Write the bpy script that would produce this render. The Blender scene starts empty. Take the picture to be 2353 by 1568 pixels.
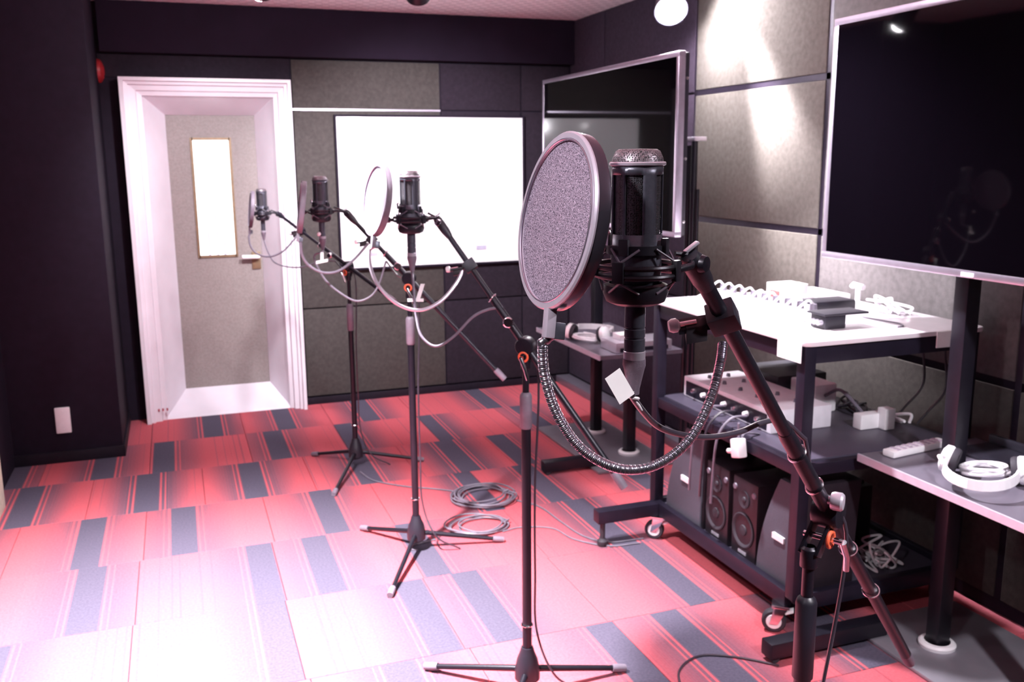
import bpy, bmesh, math, random
from mathutils import Vector, Matrix
random.seed(7)
V = Vector
SC = bpy.context.scene
COL = SC.collection
# ------------------------------------------------------------------ camera
FPX, CW, CH, EYE = 2132.58, 2353.0, 1568.0, V((0, 0, 1.42))
_y, _p, _r = math.radians(19.7814), math.radians(11.1154), math.radians(-0.4729)
FV = V((math.sin(_y)*math.cos(_p), math.cos(_y)*math.cos(_p), -math.sin(_p)))
_r0 = V((math.cos(_y), -math.sin(_y), 0)); _u0 = _r0.cross(FV)
RV = _r0*math.cos(_r)+_u0*math.sin(_r); UV = _u0*math.cos(_r)-_r0*math.sin(_r)
cam = bpy.data.objects.new('camera', bpy.data.cameras.new('camera')); COL.objects.link(cam)
cam.matrix_world = Matrix(((RV.x, UV.x, -FV.x, EYE.x), (RV.y, UV.y, -FV.y, EYE.y), (RV.z, UV.z, -FV.z, EYE.z), (0, 0, 0, 1)))
cam.data.sensor_width = 36.0; cam.data.lens = FPX/CW*36.0; cam.data.clip_start = 0.02
cam.data.dof.use_dof = True; cam.data.dof.focus_distance = 0.95; cam.data.dof.aperture_fstop = 14
SC.camera = cam
# ------------------------------------------------------------------ world, exposure
SC.world = bpy.data.worlds.new('studio'); SC.world.use_nodes = True
SC.world.node_tree.nodes['Background'].inputs[0].default_value = (.02, .015, .025, 1)
SC.world.node_tree.nodes['Background'].inputs[1].default_value = .3
SC.view_settings.view_transform = 'Standard'; SC.view_settings.look = 'None'
SC.view_settings.exposure = 0.5; SC.view_settings.gamma = 1.0; SC.view_settings.use_curve_mapping = False

# measured pixel -> point helpers (distance d along the view axis, or a real plane)
def ray(x, y): return FV*FPX + RV*(x-CW/2) - UV*(y-CH/2)
def P(x, y, d): return EYE + ray(x, y)*(d/FPX)
def PZ(x, y, z=0.0): r = ray(x, y); return EYE + r*((z-EYE.z)/r.z)
def PX(x, y, X): r = ray(x, y); return EYE + r*(X/r.x)
def PY(x, y, Y): r = ray(x, y); return EYE + r*(Y/r.y)
def zat(X, Y, py):
    lo, hi = -1.0, 3.0
    for _ in range(40):
        m = (lo+hi)/2; q = V((X, Y, m))-EYE
        if CH/2-FPX*q.dot(UV)/q.dot(FV) > py: lo = m
        else: hi = m
    return m
# ------------------------------------------------------------------ materials
MATS = {}
def mat(name, col, rough=.5, metal=0, noise=.12, nscale=40, bump=0, bscale=200, spec=.5, coat=0, emit=None, estr=0):
    m = bpy.data.materials.new(name); m.use_nodes = True; nt = m.node_tree; b = nt.nodes['Principled BSDF']
    b.inputs['Roughness'].default_value = rough; b.inputs['Metallic'].default_value = metal
    b.inputs['Specular IOR Level'].default_value = spec; b.inputs['Coat Weight'].default_value = coat
    tc = nt.nodes.new('ShaderNodeTexCoord')
    n = nt.nodes.new('ShaderNodeTexNoise'); n.inputs['Scale'].default_value = nscale; n.inputs['Detail'].default_value = 4
    nt.links.new(tc.outputs['Object'], n.inputs['Vector'])
    r = nt.nodes.new('ShaderNodeValToRGB')
    r.color_ramp.elements[0].position = .3; r.color_ramp.elements[1].position = .7
    r.color_ramp.elements[0].color = tuple(c*(1-noise) for c in col)+(1,)
    r.color_ramp.elements[1].color = tuple(min(1, c*(1+noise)) for c in col)+(1,)
    nt.links.new(n.outputs['Fac'], r.inputs['Fac']); nt.links.new(r.outputs['Color'], b.inputs['Base Color'])
    if bump:
        n2 = nt.nodes.new('ShaderNodeTexNoise'); n2.inputs['Scale'].default_value = bscale; n2.inputs['Detail'].default_value = 2
        nt.links.new(tc.outputs['Object'], n2.inputs['Vector'])
        bp = nt.nodes.new('ShaderNodeBump'); bp.inputs['Strength'].default_value = bump; bp.inputs['Distance'].default_value = .002
        nt.links.new(n2.outputs['Fac'], bp.inputs['Height']); nt.links.new(bp.outputs['Normal'], b.inputs['Normal'])
    if emit:
        b.inputs['Emission Color'].default_value = tuple(emit)+(1,); b.inputs['Emission Strength'].default_value = estr
    MATS[name] = m; return m
mat('black_metal', (.013, .011, .019), .36, .4, bump=.05, spec=.6)
mat('black_plastic', (.014, .012, .020), .42, 0, bump=.08)
mat('mic_black', (.095, .095, .125), .36, .5, bump=.03, bscale=900, nscale=200, spec=.6)
mat('grip_grey', (.17, .14, .18), .5, 0, bump=.2, bscale=500)
mat('chrome', (.85, .82, .86), .16, 1, noise=.04)
mat('lilac_metal', (.62, .56, .68), .28, .85, noise=.05)
mat('hoop_grey', (.60, .54, .64), .30, .25, noise=.05)
mat('hoop_black', (.10, .09, .12), .22, .7, noise=.05, coat=.3)
mat('fabric_purple', (.045, .032, .052), .92, noise=.16, nscale=55, bump=.5, bscale=420, spec=.2)
mat('screen_glossy', (.0015, .001, .002), .04, 0, noise=.05, spec=.28)
mat('rubber', (.03, .025, .035), .7)
mat('cable_black', (.035, .028, .04), .28, 0, spec=.9)
mat('cable_grey', (.16, .14, .18), .4)
mat('cable_white', (.86, .83, .87), .4)
mat('white_plastic', (.88, .85, .88), .38, noise=.03)
mat('paper', (.9, .88, .89), .8, noise=.03)
mat('white_paint', (.74, .69, .75), .42, noise=.04, nscale=8, bump=.05, bscale=60)
mat('board_white', (.93, .91, .93), .16, noise=.01, coat=.3)
mat('door_leaf', (.25, .215, .205), .55, noise=.12, nscale=90, bump=.15, bscale=300)
mat('brass', (.22, .15, .09), .45, .4)
mat('wall_dark', (.0135, .0085, .0180), .7, noise=.12, nscale=25, bump=.25, bscale=350, spec=.15)
mat('soffit_shaded', (.013, .0075, .017), .8, noise=.1, nscale=10, spec=.12)  # shade put into the colour: dark purple because little light reaches the soffit
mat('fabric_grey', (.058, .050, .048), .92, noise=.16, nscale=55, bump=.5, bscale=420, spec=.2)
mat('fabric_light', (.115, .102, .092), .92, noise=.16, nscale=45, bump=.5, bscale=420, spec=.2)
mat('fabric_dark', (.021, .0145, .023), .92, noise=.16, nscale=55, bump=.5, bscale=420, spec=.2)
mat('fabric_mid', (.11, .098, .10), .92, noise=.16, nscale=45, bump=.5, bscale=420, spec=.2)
mat('joint_metal', (.035, .026, .045), .35, .6)
mat('screen_black', (.0015, .001, .002), .05, 0, noise=.05, spec=.10)
mat('grey_plate', (.27, .25, .29), .34, .35, noise=.08, nscale=14)
mat('shelf_dark', (.16, .14, .18), .32, .2, noise=.08, nscale=12)
mat('cart_top', (.72, .66, .70), .28, noise=.06, nscale=12, coat=.2)
mat('cart_shelf', (.070, .060, .090), .38, .2, noise=.1, nscale=10)
mat('cart_black', (.018, .014, .028), .38, .4, noise=.15, nscale=20)
mat('silver', (.66, .61, .70), .3, .6, noise=.05)
mat('speaker_grey', (.075, .070, .095), .75, noise=.12, nscale=300, bump=.4, bscale=900)
mat('speaker_black', (.018, .012, .018), .45)
mat('red_plastic', (.35, .02, .025), .35)
mat('red_cap', (.75, .12, .05), .45)
mat('red_label', (.75, .35, .33), .7)
mat('cream', (.75, .72, .58), .6)
mat('green_lamp', (.1, .6, .05), .4, emit=(.15, 1, .05), estr=1.2)
mat('label_blue', (.42, .40, .52), .6)
mat('skirting', (.012, .008, .015), .6, spec=.2)
mat('headphone_white', (.9, .87, .9), .35, noise=.02)
mat('bulb_bright', (1, 1, 1), .3, emit=(1, .95, 1), estr=420)
mat('bulb', (1, 1, 1), .3, emit=(1, .95, 1), estr=170)
mat('corridor_light', (1, 1, 1), .6, emit=(1, .98, 1), estr=2.2)
mat('cord_glow', (.6, .55, .7), .6, emit=(.75, .66, .9), estr=.8)  # emission stands in for window light coming through the cords
mat('pale_silver', (.85, .81, .88), .3, 0, noise=.04)
mat('label_lilac', (.60, .50, .62), .6)

def nodes_of(name, rough=.6):
    m = bpy.data.materials.new(name); m.use_nodes = True; MATS[name] = m
    nt = m.node_tree; b = nt.nodes['Principled BSDF']; b.inputs['Roughness'].default_value = rough
    return m, nt, b
def mth(nt, op, a, b=None, clamp=False):
    n = nt.nodes.new('ShaderNodeMath'); n.operation = op; n.use_clamp = clamp
    for i, v in enumerate((a, b)):
        if v is None: continue
        if isinstance(v, (int, float)): n.inputs[i].default_value = v
        else: nt.links.new(v, n.inputs[i])
    return n.outputs[0]
def smooth(nt, x, lo, hi, o0=0., o1=1.):
    n = nt.nodes.new('ShaderNodeMapRange'); n.interpolation_type = 'SMOOTHSTEP'
    nt.links.new(x, n.inputs[0])
    for i, v in enumerate((lo, hi, o0, o1)): n.inputs[i+1].default_value = v
    return n.outputs[0]
def mixc(nt, f, c0, c1):
    n = nt.nodes.new('ShaderNodeMix'); n.data_type = 'RGBA'
    nt.links.new(f, n.inputs[0])
    for i, c in ((6, c0), (7, c1)):
        if isinstance(c, tuple): n.inputs[i].default_value = c+(1,)
        else: nt.links.new(c, n.inputs[i])
    return n.outputs[2]
def carpet_material():
    m, nt, b = nodes_of('carpet', .95); b.inputs['Specular IOR Level'].default_value = .15
    tc = nt.nodes.new('ShaderNodeTexCoord'); sp = nt.nodes.new('ShaderNodeSeparateXYZ'); nt.links.new(tc.outputs['Object'], sp.inputs[0])
    at = nt.nodes.new('ShaderNodeAttribute'); at.attribute_type = 'OBJECT'; at.attribute_name = 'band'
    at2 = nt.nodes.new('ShaderNodeAttribute'); at2.attribute_type = 'OBJECT'; at2.attribute_name = 'fade'
    dx = mth(nt, 'SUBTRACT', sp.outputs[0], at.outputs['Fac']); ad = mth(nt, 'ABSOLUTE', dx)
    # one-dimensional yarn lines across the tile, different on each tile
    cx = nt.nodes.new('ShaderNodeCombineXYZ'); nt.links.new(mth(nt, 'ADD', sp.outputs[0], mth(nt, 'MULTIPLY', at.outputs['Fac'], 37.)), cx.inputs[0])
    def line(scale, det):
        n = nt.nodes.new('ShaderNodeTexNoise'); n.inputs['Scale'].default_value = scale; n.inputs['Detail'].default_value = det
        nt.links.new(cx.outputs[0], n.inputs['Vector']); return n.outputs['Fac']
    fine = line(260, 2); wide = line(75, 2)
    core = smooth(nt, ad, .046, .050, 1, 0)
    ramp = mth(nt, 'MULTIPLY', mth(nt, 'POWER', smooth(nt, ad, .045, .20, 1., 0), .62), at2.outputs['Fac'])
    fade = mth(nt, 'MULTIPLY', ramp, smooth(nt, fine, .3, .62, .72, 1.05), True)
    lines = mth(nt, 'MULTIPLY', smooth(nt, wide, .57, .63), .40)
    # crisp red lines either side of the dark band
    s1 = mth(nt, 'LESS_THAN', mth(nt, 'ABSOLUTE', mth(nt, 'SUBTRACT', ad, .055)), .004)
    s2 = mth(nt, 'LESS_THAN', mth(nt, 'ABSOLUTE', mth(nt, 'SUBTRACT', ad, .074)), .003)
    st = mth(nt, 'SUBTRACT', 1., mth(nt, 'MAXIMUM', s1, s2))
    g = mth(nt, 'MULTIPLY', mth(nt, 'MAXIMUM', mth(nt, 'MAXIMUM', core, fade), lines), st)
    nz = nt.nodes.new('ShaderNodeTexNoise'); nz.inputs['Scale'].default_value = 130; nz.inputs['Detail'].default_value = 3
    nt.links.new(tc.outputs['Object'], nz.inputs['Vector'])
    red = mixc(nt, nz.outputs['Fac'], (.44, .062, .082), (.55, .122, .146))
    grey = mixc(nt, nz.outputs['Fac'], (.050, .042, .066), (.110, .096, .138))
    nt.links.new(mixc(nt, g, red, grey), b.inputs['Base Color'])
    bp = nt.nodes.new('ShaderNodeBump'); bp.inputs['Strength'].default_value = .5; bp.inputs['Distance'].default_value = .003
    n3 = nt.nodes.new('ShaderNodeTexNoise'); n3.inputs['Scale'].default_value = 420; nt.links.new(tc.outputs['Object'], n3.inputs['Vector'])
    nt.links.new(n3.outputs['Fac'], bp.inputs['Height']); nt.links.new(bp.outputs['Normal'], b.inputs['Normal'])
carpet_material()
def grid_material(name, c0, c1, scale, metal=0., rough=.5, alpha=None):
    # woven / punched mesh: small cells between wires
    m, nt, b = nodes_of(name, rough); b.inputs['Metallic'].default_value = metal
    tc = nt.nodes.new('ShaderNodeTexCoord'); v = nt.nodes.new('ShaderNodeTexVoronoi'); v.inputs['Scale'].default_value = scale
    v.inputs['Randomness'].default_value = .35
    nt.links.new(tc.outputs['Object'], v.inputs['Vector'])
    f = smooth(nt, v.outputs['Distance'], .25, .5)
    nt.links.new(mixc(nt, f, c0, c1), b.inputs['Base Color'])
    bp = nt.nodes.new('ShaderNodeBump'); bp.inputs['Strength'].default_value = .6; bp.inputs['Distance'].default_value = .0008
    nt.links.new(f, bp.inputs['Height']); nt.links.new(bp.outputs['Normal'], b.inputs['Normal'])
grid_material('grille_side', (.004, .003, .005), (.10, .095, .11), 620, .7, .35)
grid_material('grille_top', (.01, .008, .012), (.30, .26, .29), 560, .8, .4)
def screen_mesh(name, c0, c1):
    m, nt, b = nodes_of(name, .8)
    tc = nt.nodes.new('ShaderNodeTexCoord'); n = nt.nodes.new('ShaderNodeTexNoise'); n.inputs['Scale'].default_value = 900; n.inputs['Detail'].default_value = 1
    nt.links.new(tc.outputs['Object'], n.inputs['Vector'])
    nt.links.new(mixc(nt, smooth(nt, n.outputs['Fac'], .36, .66), c0, c1), b.inputs['Base Color'])
    bp = nt.nodes.new('ShaderNodeBump'); bp.inputs['Strength'].default_value = .5; bp.inputs['Distance'].default_value = .0006
    nt.links.new(n.outputs['Fac'], bp.inputs['Height']); nt.links.new(bp.outputs['Normal'], b.inputs['Normal'])
screen_mesh('pop_mesh', (.08, .06, .095), (.54, .44, .57))
screen_mesh('pop_mesh_dimmed', (.05, .038, .06), (.24, .19, .26))  # darker copy of pop_mesh, offsets strong lamp light on the farther filters
def ceiling_material():
    m, nt, b = nodes_of('ceiling_board', .9)
    tc = nt.nodes.new('ShaderNodeTexCoord'); sp = nt.nodes.new('ShaderNodeSeparateXYZ'); nt.links.new(tc.outputs['Object'], sp.inputs[0])
    fr = lambda v, s, o=0.: mth(nt, 'FRACT', mth(nt, 'ADD', mth(nt, 'MULTIPLY', v, s), o))
    row = mth(nt, 'FLOOR', mth(nt, 'MULTIPLY', sp.outputs[1], 18.))
    a = mth(nt, 'LESS_THAN', fr(sp.outputs[1], 18.), .22)
    xo = mth(nt, 'ADD', mth(nt, 'MULTIPLY', sp.outputs[0], 14.), mth(nt, 'MULTIPLY', row, .37))
    c = mth(nt, 'LESS_THAN', mth(nt, 'FRACT', xo), .6)
    slot = mth(nt, 'MULTIPLY', a, c)
    nt.links.new(mixc(nt, mth(nt, 'MULTIPLY', slot, .75), (.92, .83, .87), (.34, .28, .32)), b.inputs['Base Color'])
ceiling_material()
def glass_material():
    m, nt, b = nodes_of('pane_glass', .03); b.inputs['Transmission Weight'].default_value = 1; b.inputs['IOR'].default_value = 1.1
    n = nt.nodes.new('ShaderNodeTexNoise'); n.inputs['Scale'].default_value = 3
    nt.links.new(mixc(nt, n.outputs['Fac'], (.95, .95, .97), (1, 1, 1)), b.inputs['Base Color'])
glass_material()

# ------------------------------------------------------------------ mesh helpers
class G:
    def __init__(s): s.v = []; s.f = []
    def add(s, vs, fs):
        o = len(s.v); s.v += [V(p) for p in vs]; s.f += [tuple(i+o for i in f) for f in fs]; return s
    def box(s, a, b):
        x0, y0, z0 = a; x1, y1, z1 = b
        return s.add([(x0, y0, z0), (x1, y0, z0), (x1, y1, z0), (x0, y1, z0), (x0, y0, z1), (x1, y0, z1), (x1, y1, z1), (x0, y1, z1)],
                     [(0, 3, 2, 1), (4, 5, 6, 7), (0, 1, 5, 4), (1, 2, 6, 5), (2, 3, 7, 6), (3, 0, 4, 7)])
    def obox(s, c, ax, ay, az):                      # centre and half-axis vectors
        c = V(c); o = []
        for k in (-1, 1):
            for i, j in ((-1, -1), (1, -1), (1, 1), (-1, 1)): o.append(c+V(ax)*i+V(ay)*j+V(az)*k)
        return s.add(o, [(0, 3, 2, 1), (4, 5, 6, 7), (0, 1, 5, 4), (1, 2, 6, 5), (2, 3, 7, 6), (3, 0, 4, 7)])
    def bar(s, p0, p1, w, h, up=(0, 0, 1)):
        p0, p1 = V(p0), V(p1); d = p1-p0; n = d.normalized(); a = n.cross(V(up))
        if a.length < 1e-3: a = n.cross(V((1, 0, 0)))
        a.normalize(); b = a.cross(n)
        return s.obox((p0+p1)/2, d/2, a*w/2, b*h/2)
    def tube(s, pts, r, n=10, caps=True, closed=False):
        pts = [V(p) for p in pts]; N = len(pts); rs = r if isinstance(r, (list, tuple)) else [r]*N
        def tan(i):
            if closed: return (pts[(i+1) % N]-pts[i-1]).normalized()
            return (pts[min(i+1, N-1)]-pts[max(i-1, 0)]).normalized()
        t = tan(0); a = t.cross(V((0, 0, 1)))
        if a.length < .05: a = t.cross(V((1, 0, 0)))
        a.normalize(); vs = []; fs = []
        for i in range(N):
            t = tan(i); a = (a-t*a.dot(t)).normalized(); b = t.cross(a)
            for k in range(n):
                w = 2*math.pi*k/n; vs.append(pts[i]+(a*math.cos(w)+b*math.sin(w))*rs[i])
        for i in range(N if closed else N-1):
            j = (i+1) % N
            for k in range(n):
                l = (k+1) % n; fs.append((i*n+k, i*n+l, j*n+l, j*n+k))
        if caps and not closed: fs += [tuple(range(n-1, -1, -1)), tuple((N-1)*n+k for k in range(n))]
        return s.add(vs, fs)
    def cyl(s, p0, p1, r, r1=None, n=20): return s.tube([p0, p1], [r, r if r1 is None else r1], n)
    def lathe(s, prof, c=(0, 0, 0), ax=(0, 0, 1), n=32, closed=False):
        c = V(c); ax = V(ax).normalized(); a = ax.cross(V((0, 0, 1)))
        if a.length < .05: a = V((1, 0, 0))
        a = (a-ax*a.dot(ax)).normalized(); b = ax.cross(a); vs = []; fs = []; N = len(prof)
        for r, z in prof:
            for k in range(n):
                w = 2*math.pi*k/n; vs.append(c+ax*z+(a*math.cos(w)+b*math.sin(w))*max(r, 1e-5))
        for i in range(N if closed else N-1):
            j = (i+1) % N
            for k in range(n):
                l = (k+1) % n; fs.append((i*n+k, i*n+l, j*n+l, j*n+k))
        return s.add(vs, fs)
    def torus(s, c, ax, R, r, n=40, m=8):
        return s.lathe([(R+r*math.cos(2*math.pi*i/m), r*math.sin(2*math.pi*i/m)) for i in range(m)], c, ax, n, True)
    def ball(s, c, r, n=14, sz=1.0):
        return s.lathe([(r*math.sin(math.pi*i/10), -r*sz*math.cos(math.pi*i/10)) for i in range(11)], c, (0, 0, 1), n)
    def prism(s, poly, off):
        n = len(poly); off = V(off); vs = [V(p) for p in poly]+[V(p)+off for p in poly]
        return s.add(vs, [tuple(range(n-1, -1, -1)), tuple(range(n, 2*n))]+[(i, (i+1) % n, n+(i+1) % n, n+i) for i in range(n)])
    def xf(s, M):
        s.v = [M @ p for p in s.v]; return s
    def build(s, name, m, parent=None, bevel=0, smooth=True, kind=None):
        if parent is not None: o0 = V(parent['o'])
        else: o0 = V((0, 0, 0))
        if parent is None:
            xs = [p.x for p in s.v]; ys = [p.y for p in s.v]; zs = [p.z for p in s.v]
            o0 = V(((min(xs)+max(xs))/2, (min(ys)+max(ys))/2, min(zs)))
        me = bpy.data.meshes.new(name); me.from_pydata([tuple(p-o0) for p in s.v], [], s.f)
        bm = bmesh.new(); bm.from_mesh(me); bmesh.ops.recalc_face_normals(bm, faces=bm.faces)
        if bevel:
            es = [e for e in bm.edges if len(e.link_faces) == 2 and e.calc_face_angle(0) > .6]
            bmesh.ops.bevel(bm, geom=es, offset=bevel, segments=2, profile=.6, affect='EDGES', clamp_overlap=True)
        bm.to_mesh(me); bm.free()
        if smooth:
            for p in me.polygons: p.use_smooth = True
            me.set_sharp_from_angle(angle=math.radians(38))
        me.materials.append(MATS[m] if isinstance(m, str) else m)
        o = bpy.data.objects.new(name, me); COL.objects.link(o)
        if parent is None: o.location = o0
        else: o.parent = parent
        o['o'] = tuple(o0)
        if kind: o['kind'] = kind
        return o
def tag(o, label, cat, group=None):
    o['label'] = label; o['category'] = cat
    if group: o['group'] = group
    return o
def thing(name, loc, label, cat, group=None):
    o = bpy.data.objects.new(name, None); COL.objects.link(o); o.location = loc; o['o'] = tuple(loc); o.empty_display_size = .05
    return tag(o, label, cat, group)
def struct(name, loc=(0, 0, 0)):
    o = bpy.data.objects.new(name, None); COL.objects.link(o); o.location = loc; o['o'] = tuple(loc); o['kind'] = 'structure'; return o
def spline(pts, n=8):
    pts = [V(p) for p in pts]; q = [pts[0]*2-pts[1]]+pts+[pts[-1]*2-pts[-2]]; out = []
    for i in range(1, len(q)-2):
        a, b, c, d = q[i-1:i+3]
        for k in range(n):
            t = k/n; out.append(.5*((2*b)+(c-a)*t+(2*a-5*b+4*c-d)*t*t+(3*b-a-3*c+d)*t**3))
    out.append(pts[-1]); return out

# ================================================================== THE ROOM
YB, XR, ZC, XL, YF = 5.42, 2.34, 2.23, -.80, -1.6
# floor: slab and carpet tiles
fl = G().box((XL-.2, YF-.1, -.08), (XR+.15, YB+.4, -.007)).build('floor', 'skirting', kind='structure', smooth=False)
CWD, RWD = .4655, .505
tile_me = None
bands = {5.445: (0., [-.45, .11, .49, .95, 1.67, 2.1]), 4.94: (0., [-.40, -.135, .405, .78, 1.23, 1.8]),
         4.435: (.232, [-.68, -.20, .245, .745, 1.21, 1.49, 2.0]), 3.93: (0., [-.83, -.395, -.055, .508, 1.165, 1.45, 1.9]),
         3.425: (-.012, [-.75, -.365, .205, .41, .775, 1.16, 1.50, 2.0]), 2.92: (-.018, [-.6, -.24, .205, .66, .86, 1.52, 1.95]),
         2.415: (-.005, [-.5, .0, .51, 1.145, 1.37, 1.8]), 1.91: (.1, [-.4, .1, .6, 1.05, 1.5, 2.0]), 1.405: (0, [-.4, .1, .5, 1.0, 1.5, 2.0]),
         .9: (.2, [-.4, .1, .6, 1.05, 1.5, 2.0]), .395: (0, [-.4, .1, .5, 1.0, 1.5, 2.0]), -.11: (.1, [-.4, .1, .6, 1.05, 1.5, 2.0])}
for ytop, (ph, cs) in bands.items():
    k = -3
    while -.198+ph+CWD*k < XR:
        x0 = -.198+ph+CWD*k; k += 1
        if x0+CWD < XL: continue
        cx, cy = x0+CWD/2, ytop-RWD/2
        if tile_me is None:
            h0, h1 = CWD/2-.0008, RWD/2-.0008
            g = G().box((-h0, -h1, -.007), (h0, h1, 0.0)); me = bpy.data.meshes.new('carpet_tile'); me.from_pydata([tuple(p) for p in g.v], [], g.f)
            bm = bmesh.new(); bm.from_mesh(me); bmesh.ops.recalc_face_normals(bm, faces=bm.faces)
            bmesh.ops.bevel(bm, geom=[e for e in bm.edges if all(v.co.z > -.001 for v in e.verts)], offset=.0015, segments=1, affect='EDGES')
            bm.to_mesh(me); bm.free(); me.materials.append(MATS['carpet']); tile_me = me
        t = bpy.data.objects.new('carpet_tile', tile_me); COL.objects.link(t); t.parent = fl
        t.location = V((cx, cy, 0))-V(fl['o'])
        near = [c for c in cs if x0-.01 < c < x0+CWD+.01]
        t['band'] = float((near[0]-cx) if near else .12); t['fade'] = .72+.28*random.random()
# ceiling
G().box((XL-.2, YF-.1, ZC), (XR+.15, YB+.3, ZC+.06)).build('ceiling', 'ceiling_board', kind='structure', smooth=False)
# back wall with the door opening, fabric panels on it
DX0, DX1, DZ1 = -.2225, .645, 1.85
wb = G()
wb.box((XL-.2, YB+.012, 0), (DX0+.01, YB+.3, ZC)); wb.box((DX1-.01, YB+.012, 0), (XR+.15, YB+.3, ZC)); wb.box((DX0+.01, YB+.012, DZ1-.01), (DX1-.01, YB+.3, ZC))
wb = wb.build('wall_back', 'wall_dark', kind='structure', smooth=False)
def panel(parent, x0, x1, y0, y1, z0, z1, m):
    G().box((x0, y0, z0), (x1, y1, z1)).build('fabric_panel', m, parent, bevel=.004)
xs = [.66, 1.515, 2.02, 2.338]; zs = [.045, .572, 1.70, 1.972]
for i in range(3):
    for j in range(3):
        m = 'fabric_grey' if i == 0 else 'fabric_dark'
        if j == 2 and i == 1: m = 'fabric_dark'
        panel(wb, xs[i]+.004, xs[i+1]-.004, YB, YB+.012, zs[j]+.004, zs[j+1]-.004, m)
panel(wb, -.318, .652, YB, YB+.012, 1.855, 1.972, 'fabric_dark')
G().box((.66, YB-.005, 1.695), (1.512, YB+.002, 1.705)).build('joint_strip', 'lilac_metal', wb)  # pale strip stands in for light reflected along this joint
G().box((-.30, YB-.075, 1.975), (XR-.001, YB+.011, ZC-.001)).build('trim_1', 'soffit_shaded', kind='structure', bevel=.003)
G().box((.66, YB-.012, 0), (XR-.04, YB-.0005, .042)).build('baseboard_back', 'skirting', kind='structure', bevel=.002)
# right wall with fabric panels and joint strips
wr = G().box((XR+.012, YF, 0), (XR+.12, YB+.011, ZC)).build('wall_right', 'wall_dark', kind='structure', smooth=False)
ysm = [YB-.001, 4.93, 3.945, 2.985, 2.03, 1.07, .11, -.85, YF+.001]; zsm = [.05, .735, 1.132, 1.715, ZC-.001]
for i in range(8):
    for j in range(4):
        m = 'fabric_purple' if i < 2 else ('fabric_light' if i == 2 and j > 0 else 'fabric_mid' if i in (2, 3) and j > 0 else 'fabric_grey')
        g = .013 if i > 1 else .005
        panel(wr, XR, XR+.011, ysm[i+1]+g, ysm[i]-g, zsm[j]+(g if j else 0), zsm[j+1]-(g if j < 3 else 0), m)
for z in (1.132, 1.715):
    G().box((XR+.003, YF+.01, z-.012), (XR+.0119, 3.94, z+.012)).build('joint_strip', 'joint_metal', wr)
for y in ysm[2:5]:
    G().box((XR+.003, y-.012, .05), (XR+.0119, y+.012, ZC-.002)).build('joint_strip', 'joint_metal', wr)
G().box((2.245, 3.2, 0), (XR-.001, YB-.013, .045)).build('baseboard_right', 'shelf_dark', kind='structure', bevel=.004)
# left wall, projecting corner and the wall behind the camera
G().box((XL-.12, YF, 0), (XL, 4.769, ZC)).build('wall_left', 'wall_dark', kind='structure', smooth=False)
G().box((XL-.12, 4.77, 0), (-.32, YB+.011, ZC)).build('wall_corner', 'wall_dark', kind='structure', bevel=.006)
G().box((XL+.0, 4.757, 0), (-.312, 4.7695, .055)).add(*(lambda g: (g.v, g.f))(G().box((-.3195, 4.757, 0), (-.311, YB-.03, .055)))).build('baseboard_left', 'skirting', kind='structure', bevel=.003)
G().box((XL-.12, YF-.12, 0), (XR+.12, YF-.001, ZC)).build('wall_front', 'wall_dark', kind='structure', smooth=False)

# ---- door_1: stepped, splayed white casing, leaf with a lit pane
dr = struct('door_1', (.21, 5.31, 0))
inn = (-.010, .466, .118, 1.673); out = (DX0, DX1, 0., DZ1)
prof = [(0, 5.44), (0, 5.31), (.10, 5.31), (.10, 5.33), (.20, 5.333), (.20, 5.35), (.36, 5.355), (.38, 5.375), (.50, 5.38), (.50, 5.395), (1, 5.60)]
vs = []; fs = []
for fr, yy in prof:
    x0 = out[0]+(inn[0]-out[0])*fr; x1 = out[1]+(inn[1]-out[1])*fr; z1 = out[3]+(inn[3]-out[3])*fr
    vs += [(x0, yy, 0), (x0, yy, z1), (x1, yy, z1), (x1, yy, 0)]
for i in range(len(prof)-1):
    for k in range(3): a = i*4+k; fs.append((a, a+1, a+5, a+4))
G().add(vs, fs).build('door_casing', 'white_paint', dr, smooth=False)
n = len(prof)
G().add([(DX0+.10, 5.382, 0), (DX1-.075, 5.382, 0), (DX1-.075, 5.395, .012), (inn[1]+.005, 5.601, inn[2]), (inn[0]-.005, 5.601, inn[2]), (DX0+.10, 5.395, .012), (DX0+.1, 5.62, 0), (DX1-.075, 5.62, 0)],
        [(0, 1, 2, 5), (5, 2, 3, 4), (0, 5, 4, 6), (1, 7, 3, 2), (6, 4, 3, 7), (0, 6, 7, 1)]).build('door_sill', 'white_paint', dr, smooth=False)
lf = G(); gx0, gx1, gz0, gz1 = .118, .323, .884, 1.542
for a, b in (((inn[0]-.03, 5.602, .05), (gx0, 5.645, 1.72)), ((gx1, 5.602, .05), (inn[1]+.03, 5.645, 1.72)), ((gx0, 5.602, .05), (gx1, 5.645, gz0)), ((gx0, 5.602, gz1), (gx1, 5.645, 1.72))): lf.box(a, b)
lf = lf.build('door_leaf', 'door_leaf', dr, smooth=False)
tr = G()
for a, b in (((gx0-.008, 5.594, gz0-.008), (gx0+.006, 5.606, gz1+.008)), ((gx1-.006, 5.594, gz0-.008), (gx1+.008, 5.606, gz1+.008)), ((gx0, 5.594, gz0-.008), (gx1, 5.606, gz0+.006)), ((gx0, 5.594, gz1-.006), (gx1, 5.606, gz1+.008))): tr.box(a, b)
tr.build('pane_trim', 'brass', lf, smooth=False)
G().box((gx0, 5.618, gz0), (gx1, 5.624, gz1)).build('pane', 'pane_glass', lf, smooth=False)
G().box((.405, 5.592, .80), (.455, 5.603, .90)).build('handle_plate', 'brass', lf, bevel=.003)
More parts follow.
